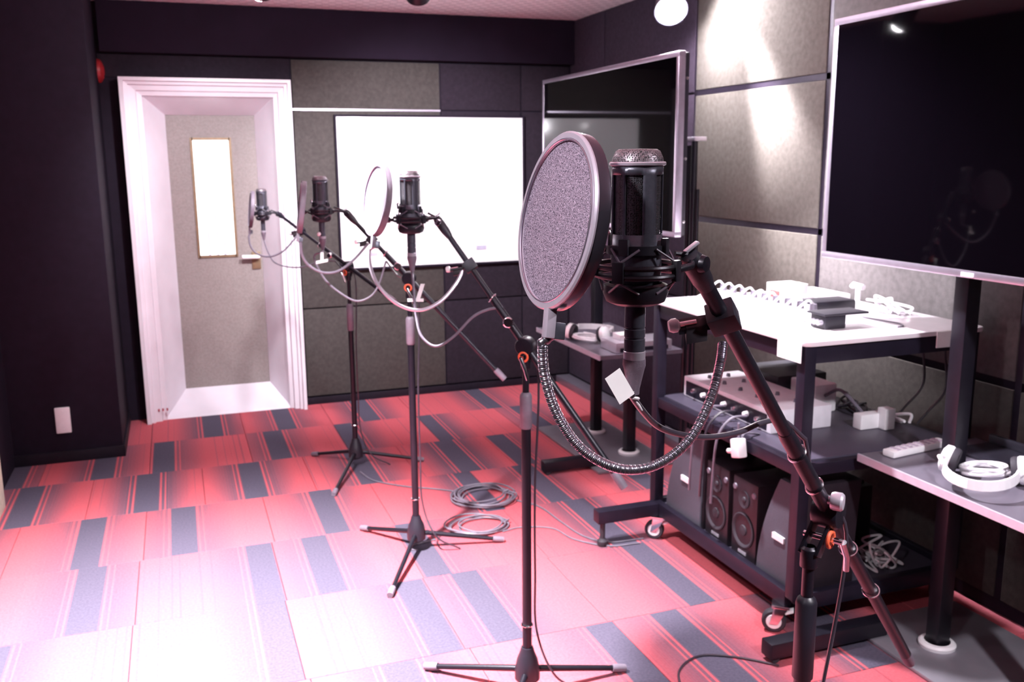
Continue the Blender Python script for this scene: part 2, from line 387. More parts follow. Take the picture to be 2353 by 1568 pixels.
G().tube([(.44, 5.60, .873), (.44, 5.565, .873), (.432, 5.558, .874), (.35, 5.556, .876)], .011, 12).build('handle', 'white_plastic', lf)
for x, z in ((.17, .93), (.215, .93), (.255, .93)):
    G().box((x, 5.634, .885), (x+.014, 5.640, z+.10+.1*(x > .2))).build('blind_cord', 'cord_glow', lf)
G().box((gx0-.01, 5.642, gz0-.01), (gx1+.01, 5.644, gz1+.01)).build('lit_pane_backing', 'corridor_light', lf, smooth=False)
for k in range(3): G().box((-.165+k*.022, 5.348, .06), (-.155+k*.022, 5.354, .075)).build('hinge_screw', 'chrome', dr)

# ---- fixtures on the walls
al = thing('fire_alarm', (-.32, 5.30, 1.80), 'round red fire alarm on the dark return wall beside the white door', 'alarm')
ap = PX(225, 163, -.32)
G().lathe([(.0, .034), (.03, .033), (.05, .022), (.062, .014), (.064, 0)], ap, (1, 0, 0), 28).build('alarm_body', 'red_plastic', al)
G().lathe([(0, .05), (.012, .047), (.016, .033)], ap, (1, 0, 0), 16).build('alarm_lamp', 'red_cap', al)
so = thing('socket_plate', (-.573, 4.768, .14), 'white blank socket plate low on the dark projecting wall', 'socket')
G().box((-.607, 4.759, .145), (-.540, 4.7699, .272)).build('plate', 'white_plastic', so, bevel=.006)
for z in (.163, .254): G().lathe([(0, .0015), (.0035, .001), (.004, 0)], (-.5735, 4.759, z), (0, -1, 0), 10).build('screw', 'white_plastic', so)
# whiteboard
bd = thing('whiteboard', (1.46, 5.40, .79), 'large bright whiteboard with thin dark frame hung on the back wall', 'whiteboard')
bx0, bx1, bz0, bz1 = .897, 2.02, .80, 1.662
G().box((bx0, YB-.022, bz0), (bx1, YB-.0015, bz1)).build('board', 'board_white', bd, bevel=.002)
for a, b in (((bx0-.012, YB-.028, bz0-.012), (bx0, YB-.001, bz1+.012)), ((bx1, YB-.028, bz0-.012), (bx1+.012, YB-.001, bz1+.012)), ((bx0, YB-.028, bz0-.012), (bx1, YB-.001, bz0)), ((bx0, YB-.028, bz1), (bx1, YB-.001, bz1+.012))):
    G().box(a, b).build('frame_strip', 'wall_dark', bd, bevel=.002)
def stick(px, py, w, h, name, m):
    q = PY(px, py, YB-.0235); G().box((q.x-w/2, YB-.026, q.z-h/2), (q.x+w/2, YB-.0221, q.z+h/2)).build(name, m, bd)
stick(801, 555, .026, .17, 'marker_strip', 'label_lilac'); stick(1106, 569, .062, .024, 'sticker', 'label_blue'); stick(851, 584, .085, .02, 'sticker', 'label_blue')

# ================================================================== LAMPS
def spot_lamp(pos, aim, power, angle, blend, label, k=1., col=(1, .95, .99), estr='bulb'):
    pos = V(pos); d = (V(aim)-pos).normalized()
    L = thing('spotlight', (pos.x, pos.y, ZC), label, 'lamp', None)
    G().lathe([(0, 0), (.045, 0), (.045, -.012), (.03, -.02), (0, -.02)], (pos.x, pos.y, ZC), (0, 0, 1), 24).build('ceiling_cup', 'black_metal', L)
    q = pos-d*.075
    G().tube([(pos.x, pos.y, ZC-.015), (pos.x, pos.y, q.z+.01), q], .008, 10).build('stem', 'black_metal', L)
    hd = G().lathe([(a*k, b*k) for a, b in ((0, -.10), (.028, -.095), (.036, -.06), (.050, 0), (.046, 0), (.034, -.055), (0, -.06))], pos, d, 28).build('housing', 'black_metal', L)
    G().lathe([(a*k, b*k) for a, b in ((0, .034), (.02, .030), (.034, .016), (.042, -.006), (.03, -.03), (0, -.035))], pos, d, 24).build('bulb', estr, hd)
    l = bpy.data.lights.new('spot_beam', 'SPOT'); l.energy = power; l.spot_size = math.radians(angle); l.spot_blend = blend; l.color = col; l.shadow_soft_size = .045
    o = bpy.data.objects.new('spot_beam', l); COL.objects.link(o); o.parent = L
    o.location = pos+d*(.036*k+.004)-V(L['o']); o.rotation_euler = d.to_track_quat('-Z', 'Y').to_euler()
    return L
COOL = (.97, .94, 1.)
spot_lamp((2.12, 3.79, 2.053), (1.75, 2.6, 1.0), 45, 100, .8, 'glowing round ceiling spotlight in front of the dark corner wall panels', 1.5, (1, .95, .99), 'bulb_bright')
spot_lamp((2.215, 3.63, 2.15), (2.35, 3.09, 1.16), 620, 33, .9, 'ceiling spotlight close to the right wall, washing down the beige panels')
spot_lamp((.98, 3.80, 2.06), (1.40, 5.3, 1.0), 190, 84, .8, 'ceiling spotlight aimed at the whiteboard', 1., COOL)
spot_lamp((.37, 3.85, 2.06), (.25, 5.4, .9), 85, 75, .8, 'ceiling spotlight aimed at the white door', 1.1, COOL)
spot_lamp((.0, 2.35, 2.07), (-.02, 2.50, 0), 1350, 96, 1., 'ceiling spotlight over the open carpet aimed straight down')
spot_lamp((1.2, 2.62, 2.07), (1.95, 2.36, .8), 230, 95, .9, 'ceiling spotlight above the equipment cart', 1., COOL)
spot_lamp((-.45, .45, 2.07), (.45, .95, 1.25), 30, 70, .9, 'added fill spotlight left of the closest microphone')  # added fill lamp out of view, brightens the near pop filter mesh
spot_lamp((1.35, .1, 2.07), (1.35, 1.4, .6), 130, 100, .9, 'ceiling spotlight right of the closest microphone stand', 1., COOL)

# ================================================================== MICROPHONE SETS
def pxpath(pts, d0, d1, n=8):
    N = len(pts); return spline([P(x, y, d0+(d1-d0)*i/(N-1)) for i, (x, y) in enumerate(pts)], n)
WHERE = ['closest to the equipment cart', 'second from the equipment cart', 'third from the equipment cart', 'fourth from the cart, closest to the door']
SETS = [
 dict(base=None, pole=P(1850, 1440, 1.38), top=1290, J=P(1903, 1176, 1.36), tip=P(1591, 600, .962), tail=(2083, 1508), mic=(1461, 622, .948),
      feet=None, grip=(1375, 1560), pop=(1274, 508, .92, (-.90, .143, .41)), R=.0885,
      neck=[(1246, 775), (1251, 860), (1282, 955), (1340, 1035), (1425, 1078), (1510, 1068), (1585, 1010), (1632, 920), (1655, 835), (1661, 790)], clampt=.17,
      cable=[(1459, 905), (1470, 940), (1505, 975), (1560, 998), (1630, 1005), (1700, 993), (1750, 972), (1800, 968), (1850, 1010)], knob=1140, rock=32),
 dict(base=(1212, 1592), top=840, J=None, jy=795, tip=P(1008, 508, 2.35), tail=(1438, 1080), mic=(944, 505, 2.34),
      feet=[(985, 1532), (1428, 1536), (1120, 1800)], grip=(905, 985), pop=(860, 459, 2.25, (-.945, .13, .30)), R=.0885,
      neck=[(849, 566), (851, 612), (872, 660), (915, 700), (965, 713), (1012, 693), (1048, 652), (1064, 618)], clampt=.36,
      cable=[(944, 610), (950, 660), (957, 730), (970, 775), (1002, 796), (1042, 774), (1085, 730), (1120, 712), (1155, 706)], knob=720, rock=20),
 dict(base=(958, 1264), top=680, J=None, jy=640, tip=P(797, 490, 3.22), tail=(1150, 850), mic=(738, 487, 3.2),
      feet=[(835, 1214), (1150, 1240), (898, 1364)], grip=(730, 792), pop=(688, 476, 3.1, (-.985, .12, .03)), R=.088,
      neck=[(691, 556), (695, 588), (712, 612), (745, 627), (780, 622), (815, 595), (846, 560)], clampt=.4,
      cable=[(741, 556), (738, 580), (722, 592), (745, 640), (780, 672), (819, 692), (853, 680), (872, 650), (887, 600)], knob=600, rock=12),
 dict(base=(819, 1070), top=640, J=None, jy=612, tip=P(640, 492, 4.6), tail=(900, 680), mic=(603, 491, 4.6),
      feet=[(722, 1044), (968, 1056), (768, 1134)], grip=(700, 760), pop=(574, 481, 4.45, (-.985, .10, .06)), R=.088,
      neck=[(571, 540), (576, 566), (592, 584), (620, 590), (650, 578), (672, 555), (690, 532)], clampt=.35,
      cable=[(612, 552), (616, 580), (632, 604), (665, 614), (700, 613), (740, 600), (770, 600)], knob=570, rock=25)]

def build_stand(i, S):
    if S['base']: b = PZ(*S['base'])
    else: b = S['pole'].copy()
    bx, by = b.x, b.y
    zt = zat(bx, by, S['top']); g1, g0 = zat(bx, by, S['grip'][0]), zat(bx, by, S['grip'][1])
    t = thing('microphone_stand', (bx, by, 0), ['black tripod boom stand with thick grip, '+WHERE[0],
        'black tripod boom stand with grey grip, '+WHERE[1], 'black tripod boom stand with feet beside the coiled cables, '+WHERE[2],
        'black tripod boom stand '+WHERE[3]][i], 'microphone stand', 'boom microphone stands in a row')
    S['J'] = S['J'] or V((bx, by, zat(bx, by, S['jy'])))
    J = S['J']; T = S['tip']; bd_ = (J-T).normalized()
    # tripod
    hub = G().lathe([(0, .135), (.016, .135), (.02, .12), (.028, .10), (.034, .07), (.034, .045), (.02, .035), (0, .035)], (bx, by, 0), (0, 0, 1), 24).build('tripod_hub', 'black_plastic', t)
    feet = [PZ(*f, .012) for f in S['feet']] if S['feet'] else [V((bx+.3*math.cos(a), by+.3*math.sin(a), .012)) for a in (.2, 2.3, 4.4)]
    for f in feet:
        d = (V((f.x-bx, f.y-by, 0))).normalized(); s0 = V((bx, by, .066))+d*.02; f.z = .0125
        lg = G().tube([s0, s0+d*.02+V((0, 0, -.002)), f], [.0095, .009, .0075], 10).build('leg', 'black_metal', t)
        e = (f-s0).normalized()
        G().tube([f-e*.03, f-e*.01, f+e*.012], [.0105, .0115, .0105], 12).build('rubber_foot', 'grip_grey', lg)
    G().cyl((bx, by, .1), (bx, by, g0), .0125, n=16).build('lower_tube', 'black_metal', t)
    r = .0155
    G().lathe([(.0125, g0), (r, g0+.004), (r, g1-.006), (r*.85, g1), (.009, g1+.004)], (bx, by, 0), (0, 0, 1), 20).build('height_grip', 'grip_grey' if i else 'black_plastic', t)
    G().cyl((bx, by, g1-.01), (bx, by, zt), .0085, n=14).build('upper_tube', 'black_metal', t)
    G().torus((bx, by, .2), (0, 0, 1), .0135, .003, 16, 6).build('cable_clip', 'chrome', t)
    # clutch
    pt = V((bx, by, zt)); a = bd_.cross(V((0, 0, 1))).normalized()
    if a.dot(FV) > 0: a = -a
    cl = G().lathe([(.007, -.01), (.013, -.008), (.013, .02), (.008, .024)], pt, (0, 0, 1), 16)
    mid = (pt+J)/2
    cl.bar(pt+V((0, 0, .01))+a*.012, J+a*.012, .02, .006, a); cl.bar(pt+V((0, 0, .01))-a*.012, J-a*.012, .02, .006, a)
    cl = cl.build('clutch_bracket', 'black_metal', t, bevel=.0012)
    G().lathe([(0, -.02), (.021, -.019), (.024, -.014), (.024, .014), (.021, .019), (0, .02)], J-bd_*.0, a, 28).build('clutch_disc', 'black_metal', t)
    kn = G().cyl(mid-a*.022, mid+a*.036, .0045, n=10).build('clamp_bolt', 'chrome', t)
    G().torus(mid+a*.018, a, .0115, .003, 20, 8).build('friction_washer', 'red_cap', t)
    G().tube([mid+a*.036, mid+a*.038+V((0, 0, -.012))+bd_*.02, mid+a*.036+V((0, 0, -.03))+bd_*.03], [.0055, .005, .0045], 10).build('wing_lever', 'chrome', t)
    # boom
    tl = S['tail']; q = ray(*tl)
    # point on the boom line nearest to the measured tail pixel ray
    w0 = T-EYE; A, B, C2 = bd_.dot(bd_), bd_.dot(q), q.dot(q); D, E2 = bd_.dot(w0), q.dot(w0)
    s = (B*E2-C2*D)/(A*C2-B*B); s = max((J-T).length+.08, min(s, (J-T).length+.75)); end = T+bd_*s
    S['T'], S['bd'] = T, bd_
    L = (J-T).length
    G().tube([T+bd_*.03, J], .0072 if i else .0090, 14).build('boom_arm', 'black_metal', t)
    G().tube([T+bd_*(L*.6), T+bd_*(L*.6+.012), J+bd_*.02, end], [v*(1.13 if i == 0 else 1) for v in (.0085, .0098, .0098, .0092)], 14).build('boom_sleeve', 'black_metal', t)
    G().tube([end-bd_*.012, end, end+bd_*.035], [.0105, .0115, .0105], 14).build('end_cap', 'grip_grey', t)
    kp = T+bd_*(L*.93 if i == 0 else L*.8)
    kb = G().lathe([(.006, 0), (.006, .012), (.012, .014), (.0135, .018), (.0135, .028), (.011, .031), (0, .031)], kp, (a+RV*.35).normalized(), 20).build('boom_knob', 'chrome' if i else 'silver', t)
    for f in ((.70, .86) if i == 0 else (.62,)):
        G().torus(T+bd_*(L*f), (bd_+RV*.35).normalized(), .0128, .0016, 20, 6).build('cable_clip', 'chrome', t)
    if i == 0:
        for e in (.13, .30):
            G().torus(J+bd_*e, (bd_-RV*.3).normalized(), .0135, .0016, 20, 6).build('cable_clip', 'chrome', t)
    # swivel clip at the tip
    sw = (RV-bd_*RV.dot(bd_)).normalized(); up = bd_.cross(a)
    G().tube([T-bd_*.010, T, T+bd_*.03, T+bd_*.05], [.009, .0125, .0115, .008], 14).build('swivel_clip', 'black_plastic', t)
    G().lathe([(0, .016), (.008, .015), (.0095, .011), (.0095, -.011), (.008, -.015), (0, -.016)], T+bd_*.004, a, 18).build('swivel_bolt', 'chrome' if i == 1 else 'black_metal', t)
    return t

def mount_frame(S):
    c = P(*S['mic']); tc = V((EYE.x-c.x, EYE.y-c.y, 0)).normalized(); rt = V((-tc.y, tc.x, 0))
    if rt.dot(RV) < 0: rt = -rt
    return c, tc, rt
def build_mic(i, S):
    c, tc, rt = mount_frame(S)
    dirn = lambda ph: tc*math.cos(ph)+rt*math.sin(ph)
    t = thing('microphone', (c.x, c.y, c.z-.03), ['black side-address studio microphone in sharp focus with silver domed top, beside the large pop filter',
        'black studio condenser microphone standing out against the whiteboard', 'black studio condenser microphone between the door casing and the whiteboard',
        'small looking black studio microphone in front of the white door casing'][i], 'microphone', 'studio microphones on boom stands')
    n = 54; zz = [-.022, .0, .0376, .0385, .0955, .0965, .1055]; rr = [.0250, .0255, .0258, .0258, .0258, .0258, .0258]
    vs = []; fs = []; w = 2*math.pi/n
    for z, r in zip(zz, rr):
        for k in range(n): vs.append(c+dirn(k*w)*r+V((0, 0, z)))
    for j in range(len(zz)-1):
        for k in range(n):
            deg = math.degrees((k+.5)*w); rel = (deg+30+S['rock']*0) % 120         # three windows, pillars between
            inwin = zz[j] >= .037 and zz[j+1] <= .099 and abs(rel-0) > 0 and min(rel, 120-rel) < 42
            if not inwin: l = (k+1) % n; fs.append((j*n+k, j*n+l, (j+1)*n+l, (j+1)*n+k))
    bo = G().add(vs, fs).build('body', 'mic_black', t)
    m = bo.modifiers.new('wall', 'SOLIDIFY'); m.thickness = .0022; m.offset = -1
    G().lathe([(.0232, .034), (.0232, .1)], c, (0, 0, 1), 40).build('side_grille', 'grille_side', t)
    G().lathe([(.0258, .1050), (.0282, .1060), (.0284, .1080), (.0275, .1092), (.024, .1095)], c, (0, 0, 1), 44).build('top_rim', 'silver' if i in (0, 1) else 'mic_black', t)
    G().lathe([(.0258, .109), (.0252, .113), (.0222, .1195), (.019, .1215), (0, .122)], c, (0, 0, 1), 40).build('head_grille', 'grille_top', t)
    G().lathe([(.025, -.022), (.023, -.0265), (.012, -.029), (.011, -.034), (0, -.034)], c, (0, 0, 1), 32).build('base_cap', 'mic_black', t)
    return t
def build_mount(i, S):
    c, tc, rt = mount_frame(S)
    T = S['T']; t = thing('shock_mount', (c.x, c.y, c.z-.035), ['black elastic shock mount cradling the sharply focused microphone',
        'black elastic shock mount under the microphone before the whiteboard', 'black elastic shock mount under the microphone beside the door casing',
        'black elastic shock mount under the microphone before the white door'][i], 'shock mount', 'elastic shock mounts')
    arm = V((T.x-c.x, T.y-c.y, 0)).normalized(); per = V((-arm.y, arm.x, 0))
    G().lathe([(.0272, -.012), (.0325, -.014), (.0335, -.022), (.030, -.031), (.022, -.0345), (.013, -.0355), (.013, -.031), (.0272, -.026)], c, (0, 0, 1), 36, True).build('cup', 'black_plastic', t)
    G().torus(c+V((0, 0, .006)), (0, 0, 1), .0425, .0028, 44, 8).build('outer_ring', 'black_metal', t)
    G().torus(c+V((0, 0, -.003)), (0, 0, 1), .0425, .0028, 44, 8).build('outer_ring', 'black_metal', t)
    G().lathe([(.0266, .018), (.0305, .018), (.0305, .027), (.0266, .027)], c, (0, 0, 1), 36, True).build('clamp_ring', 'black_plastic', t)
    for k in range(4):
        a = math.pi/4+k*math.pi/2; d = arm*math.cos(a)+per*math.sin(a); pz = d.cross(V((0, 0, 1)))
        G().obox(c+d*.0435+V((0, 0, .002)), d*.003, pz*.006, V((0, 0, .0105))).build('ring_post', 'black_plastic', t, bevel=.001)
        G().obox(c+d*.031+V((0, 0, .026)), d*.003, pz*.005, V((0, 0, .008))).build('clamp_post', 'black_plastic', t, bevel=.001)
        for sgn in (-1, 1):
            b0 = c+d*.0445+pz*.004*sgn+V((0, 0, .008)); e = arm*math.cos(a+.5*sgn)+per*math.sin(a+.5*sgn)
            G().tube([b0, c+e*.0315+V((0, 0, .024))], .0013, 6).build('elastic', 'cable_grey', t)
            G().tube([b0-V((0, 0, .014)), c+e*.0335+V((0, 0, -.02))], .0013, 6).build('elastic', 'cable_grey', t)
    # bracket running to the boom tip, knob on the far side
    st = c+arm*.043
    g = G()
    for s2 in (-1, 1):
        g.tube([c+arm*.036+per*.022*s2+V((0, 0, .002)), st+arm*.012+per*.014*s2+V((0, 0, .004)), T-S['bd']*.004], [.0042, .0038, .0048], 10)
    g.build('bracket', 'black_metal', t)
    G().tube([st+V((0, 0, .016)), T+V((0, 0, .006))], .0028, 8).build('bracket_rod', 'black_metal', t)
    k = c-arm*.046
    G().tube([k+arm*.004, k-arm*.004, k-arm*.006, k-arm*.018], [.004, .004, .0075, .007], 14).build('tension_knob', 'black_plastic', t)
    G().lathe([(0, 0), (.004, 0), (.0045, .012), (.003, .015), (0, .015)], c-arm*.03+tc*.012+V((0, 0, .028)), (0, 0, 1), 12).build('post_nut', 'chrome', t)
    G().obox(T+V((0, 0, .012))-S['bd']*.004, arm*.007+V((0, 0, .005)), per*.004, V((0, 0, .0012))-arm*.001).build('lock_lever', 'silver', t, bevel=.001)
    return t
def build_pop(i, S):
    x, y, d, nc = S['pop']; R = S['R']; c = P(x, y, d)
    w_ = (EYE-c).normalized(); r_ = (RV-w_*RV.dot(w_)).normalized(); u_ = w_.cross(r_)
    n = (r_*nc[0]+u_*nc[1]+w_*nc[2]).normalized(); dn = -(UV-n*UV.dot(n)).normalized(); sd = n.cross(dn)
    t = thing('pop_filter', tuple(c+dn*(R+.03)), ['large round grey mesh pop filter in sharp focus with a pale rim and gooseneck', 'round grey mesh pop filter seen at an angle before the whiteboard',
        'round pop filter seen edge on beside the right side of the door casing', 'round pop filter seen edge on in front of the grey door leaf'][i], 'pop filter', 'pop filters on goosenecks')
    G().lathe([(R-.0075, -.0025), (R-.0005, -.0025), (R, -.0035), (R, -.0145), (R-.0015, -.016), (R-.006, -.016), (R-.0075, -.0145)], c, n, 72, True).build('hoop', 'hoop_black' if i == 0 else 'grip_grey', t)
    G().lathe([(R-.0078, -.0024), (R-.0065, .0010), (R-.0015, .0012), (R+.0002, -.0008), (R+.0002, -.0024)], c, n, 72, True).build('rim', 'hoop_grey' if i == 0 else 'grip_grey', t)
    G().lathe([(R-.0072, -.002), (0, -.002)], c, n, 60).build('front_mesh', 'pop_mesh' if i == 0 else 'pop_mesh_dimmed', t)
    G().lathe([(R-.0072, -.0135), (0, -.0135)], c, n, 60).build('rear_mesh', 'pop_mesh' if i == 0 else 'pop_mesh_dimmed', t)
    G().torus(c+n*.0012, n, R-.0078, .0009, 72, 6).build('mesh_bead', 'lilac_metal', t)
    G().obox(c+dn*(R+.012)-n*.004, sd*.0058, n*.005, dn*.016).build('stem', 'hoop_grey' if i == 0 else 'grip_grey', t, bevel=.0015)
    G().obox(c+dn*(R+.020)-n*.014, sd*.0052, n*.006, dn*.0085).build('neck_socket', 'mic_black', t, bevel=.001)
    s0 = c+dn*(R+.024)-n*.009
    kp = S['T']+S['bd']*((S['J']-S['T']).length*S['clampt'])
    dend = (kp-EYE).dot(FV)
    path = pxpath(S['neck'], (s0-EYE).dot(FV), dend, 14)
    path = [s0]+path[2:]
    if i == 0:      # ribbed armour of the near gooseneck
        fine = spline(path, 6); rs = [.0051+.00045*math.cos(k*1.9) for k in range(len(fine))]
        G().tube(fine, rs, 12).build('gooseneck', 'gooseneck', t)
    else: G().tube(path, .0046, 8).build('gooseneck', 'silver' if i == 1 else 'cable_grey', t)
    # clamp on the boom
    u = S['bd']; left = (-RV-u*(-RV).dot(u)).normalized(); w = u.cross(left)
    bd2 = (-RV*.985-UV*.17).normalized()
    cb = G().obox(kp, u*.014, left*.016, w*.014).build('clamp_block', 'black_plastic', t, bevel=.002)
    G().obox(kp+bd2*.03+u*.004, bd2*.022, w*.008, UV*.003).build('clamp_jaw', 'black_plastic', t, bevel=.001)
    G().obox(kp+bd2*.03-UV*.010, bd2*.012, w*.006, UV*.009).build('clamp_lug', 'speaker_black', t, bevel=.001)
    G().cyl(kp+bd2*.03, kp+bd2*.052, .003, n=8).build('clamp_screw', 'chrome', t)
    G().lathe([(0, .062), (.006, .061), (.008, .057), (.008, .052), (.005, .049)], kp, bd2, 14).build('clamp_knob', 'white_plastic', t)
    return t
mat('gooseneck', (.42, .40, .46), .24, .9, noise=.1)
def build_cable(i, S):
    c, tc, rt = mount_frame(S)
    t = thing('microphone_cable', (c.x, c.y, c.z-.14), ['thick black microphone cable with grey plug and white tag under the sharply focused microphone',
        'black microphone cable looping below the microphone before the whiteboard', 'grey microphone cable looping below the microphone beside the door casing',
        'thin grey cable hanging from the microphone before the door'][i], 'cable', 'cables plugged into the microphones')
    G().lathe([(0, -.0345), (.0105, -.0345), (.0108, -.058), (.0102, -.0585), (.0102, -.060), (.0108, -.0605), (.0108, -.0685), (.0101, -.069), (.0101, -.0705), (.0108, -.071), (.0109, -.092), (0, -.092)], c, (0, 0, 1), 28).build('plug', 'mic_black', t)
    G().lathe([(.0109, -.0835), (.0114, -.084), (.0114, -.0925), (.0109, -.093)], c, (0, 0, 1), 28).build('plug_ring', 'silver', t)
    G().lathe([(.0118, -.092), (.0120, -.099), (.0108, -.103), (.0062, -.124), (.0058, -.130), (.003, -.131)], c, (0, 0, 1), 24).build('strain_relief', 'grip_grey', t)
    pts = [c+V((0, 0, -.125)), c+V((0, 0, -.135))]
    dc = (c-EYE).dot(FV); kp = S['T']+S['bd']*((S['J']-S['T']).length*.85); dk = (kp-EYE).dot(FV)
    N = len(S['cable']); pts += [P(x, y, dc+(dk-dc)*(k/(N-1))) for k, (x, y) in enumerate(S['cable'])][(1 if i else 2):]
    G().tube(spline(pts, 10), .0036 if i == 0 else .0034, 10).build('cord', 'cable_black' if i == 0 else 'cable_grey', t)
    # run from the boom down the stand pole to the floor
    J = S['J']; bx, by = (S['pole'].x, S['pole'].y) if S['base'] is None else PZ(*S['base']).xy
    r = RV.copy(); r.z = 0; r.normalize()
    dn = spline([pts[-1], (pts[-1]+J)/2+V((0, 0, -.02)), J+r*.03+V((0, 0, -.05)), V((bx, by, J.z*.6))+r*.022, V((bx, by, .35))+r*.022, V((bx, by, .18))+r*.026, V((bx, by, .06))+r*.075-FV*.03, V((bx, by, .004))+r*.16], 10)
    G().tube(dn, .0030, 8).build('cord_drop', 'cable_black', t)
    if i == 0:
        a = P(1424, 888, .935); x1 = (RV*.50-UV*.87).normalized(); y1 = (RV*.87+UV*.50).normalized()
        G().obox(a, y1*.0092-x1*.001, x1*.0150, FV*.0006).build('tag', 'paper', t)
        G().torus(c+V((0, 0, -.134)), (UV+RV*.2).normalized(), .005, .0018, 16, 6).build('tag_tie', 'white_plastic', t)
        G().tube([c+V((0, 0, -.136)), c+V((0, 0, -.142))+RV*.006, c+V((0, 0, -.148))+RV*.009], .0013, 6).build('tie_end', 'white_plastic', t)
    elif i == 1:
        q = P(955, 690, 2.34)
        G().obox(q, RV*.02, UV*.004, FV*.002).add(*(lambda g: (g.v, g.f))(G().obox(q+RV*.012+UV*.022, (RV*.3+UV*.95)*.02, RV*.005, FV*.002))).build('tag', 'paper', t)
    elif i == 2:
        q = P(740, 601, 3.19)
        G().obox(q, RV*.02+UV*.004, UV*.005, FV*.002).add(*(lambda g: (g.v, g.f))(G().obox(q+UV*.015, UV*.016, RV*.005, FV*.002))).build('tag', 'paper', t)
        q = P(733, 538, 3.17); G().ball(q, .007).build('plug_button', 'white_plastic', t)
for i, S in enumerate(SETS):
    build_stand(i, S); build_mic(i, S); build_mount(i, S); build_pop(i, S); build_cable(i, S)

# ---- cables on the floor
def coil(name, c, R, turns, m, label, seed, squash=1.):
    rnd = random.Random(seed); pts = []
    N = turns*28; ph = 0
    for k in range(N+1):
        a = 2*math.pi*k/28; tn = k//28
        r = R*(1+.10*math.sin(tn*2.3+seed)+.04*math.sin(a*2+tn)); 
        pts.append(V((c[0]+.02*math.sin(tn*1.7)+r*math.cos(a), c[1]+.015*math.cos(tn*2.1)+r*squash*math.sin(a), .005+.0032*tn+.002*math.sin(a*3+tn))))
    o = G().tube(pts, .0035, 7).build(name, m); return tag(o, label, 'cable', 'coiled cables on the carpet')
coil('coiled_cable', (1.148, 3.57), .118, 7, 'cable_grey', 'tight coil of dark grey cable lying on the carpet farther from the tripod foot', 3)
coil('coiled_cable', (1.035, 3.28), .105, 5, 'cable_grey', 'loose coil of pale grey cable lying under a tripod leg', 8, .85)
def floor_cable(pts, m, label, r=.0032):
    o = G().tube(spline([PZ(x, y, r+.0005) for x, y in pts], 12), r, 7).build('floor_cable', m); return tag(o, label, 'cable', 'loose cables on the carpet')
floor_cable([(828, 1085), (860, 1105), (930, 1118), (1000, 1124), (1050, 1130)], 'cable_grey', 'thin cable running over the carpet from the stand near the door to the tight coil')
floor_cable([(1186, 1150), (1240, 1165), (1290, 1200), (1340, 1232), (1400, 1246), (1478, 1238)], 'cable_grey', 'thin cable curving over the carpet from the tight coil to the cart wheel')
floor_cable([(1155, 1222), (1200, 1212), (1270, 1215), (1320, 1240), (1400, 1255), (1470, 1248)], 'cable_grey', 'thin cable running over the carpet from the loose coil to the cart wheel')
floor_cable([(1790, 1530), (1700, 1512), (1620, 1506), (1580, 1520), (1560, 1545), (1563, 1575)], 'cable_black', 'dark cable bending over the carpet beside the closest stand')
floor_cable([(960, 1265), (940, 1260), (962, 1250), (1000, 1240)], 'cable_grey', 'short dark cable bend under the tripod hub next to the loose coil')

# ================================================================== DISPLAYS ON FLOOR STANDS
def television(X, y0, y1, z0, z1, label, badge=None, scr='screen_black'):
    t = thing('television', (X+.03, (y0+y1)/2, z0), label, 'television', 'large screens on floor stands'); b = .020
    G().box((X+.004, y0+.004, z0+.004), (X+.05, y1-.004, z1-.004)).build('back_shell', 'black_plastic', t, bevel=.006)
    G().box((X+.0015, y0+b, z0+b), (X+.0045, y1-b, z1-b)).build('screen', scr, t, smooth=False)
    for a, c in (((X, y0, z0), (X+.03, y1, z0+b)), ((X, y0, z1-b), (X+.03, y1, z1)), ((X, y0, z0+b), (X+.03, y0+b, z1-b)), ((X, y1-b, z0+b), (X+.03, y1, z1-b))):
        G().box(a, c).build('bezel', 'lilac_metal', t, bevel=.003)
    for z in (z0+.06, (z0+z1)/2-.05, z1-.1): G().lathe([(0, .004), (.006, .003), (.007, 0)], (X+.04, y0+.004, z), (0, -1, 0), 12).build('side_screw', 'chrome', t)
    if badge: G().box((X-.002, badge-.02, z0+.004), (X, badge+.02, z0+.014)).build('badge', 'white_plastic', t)
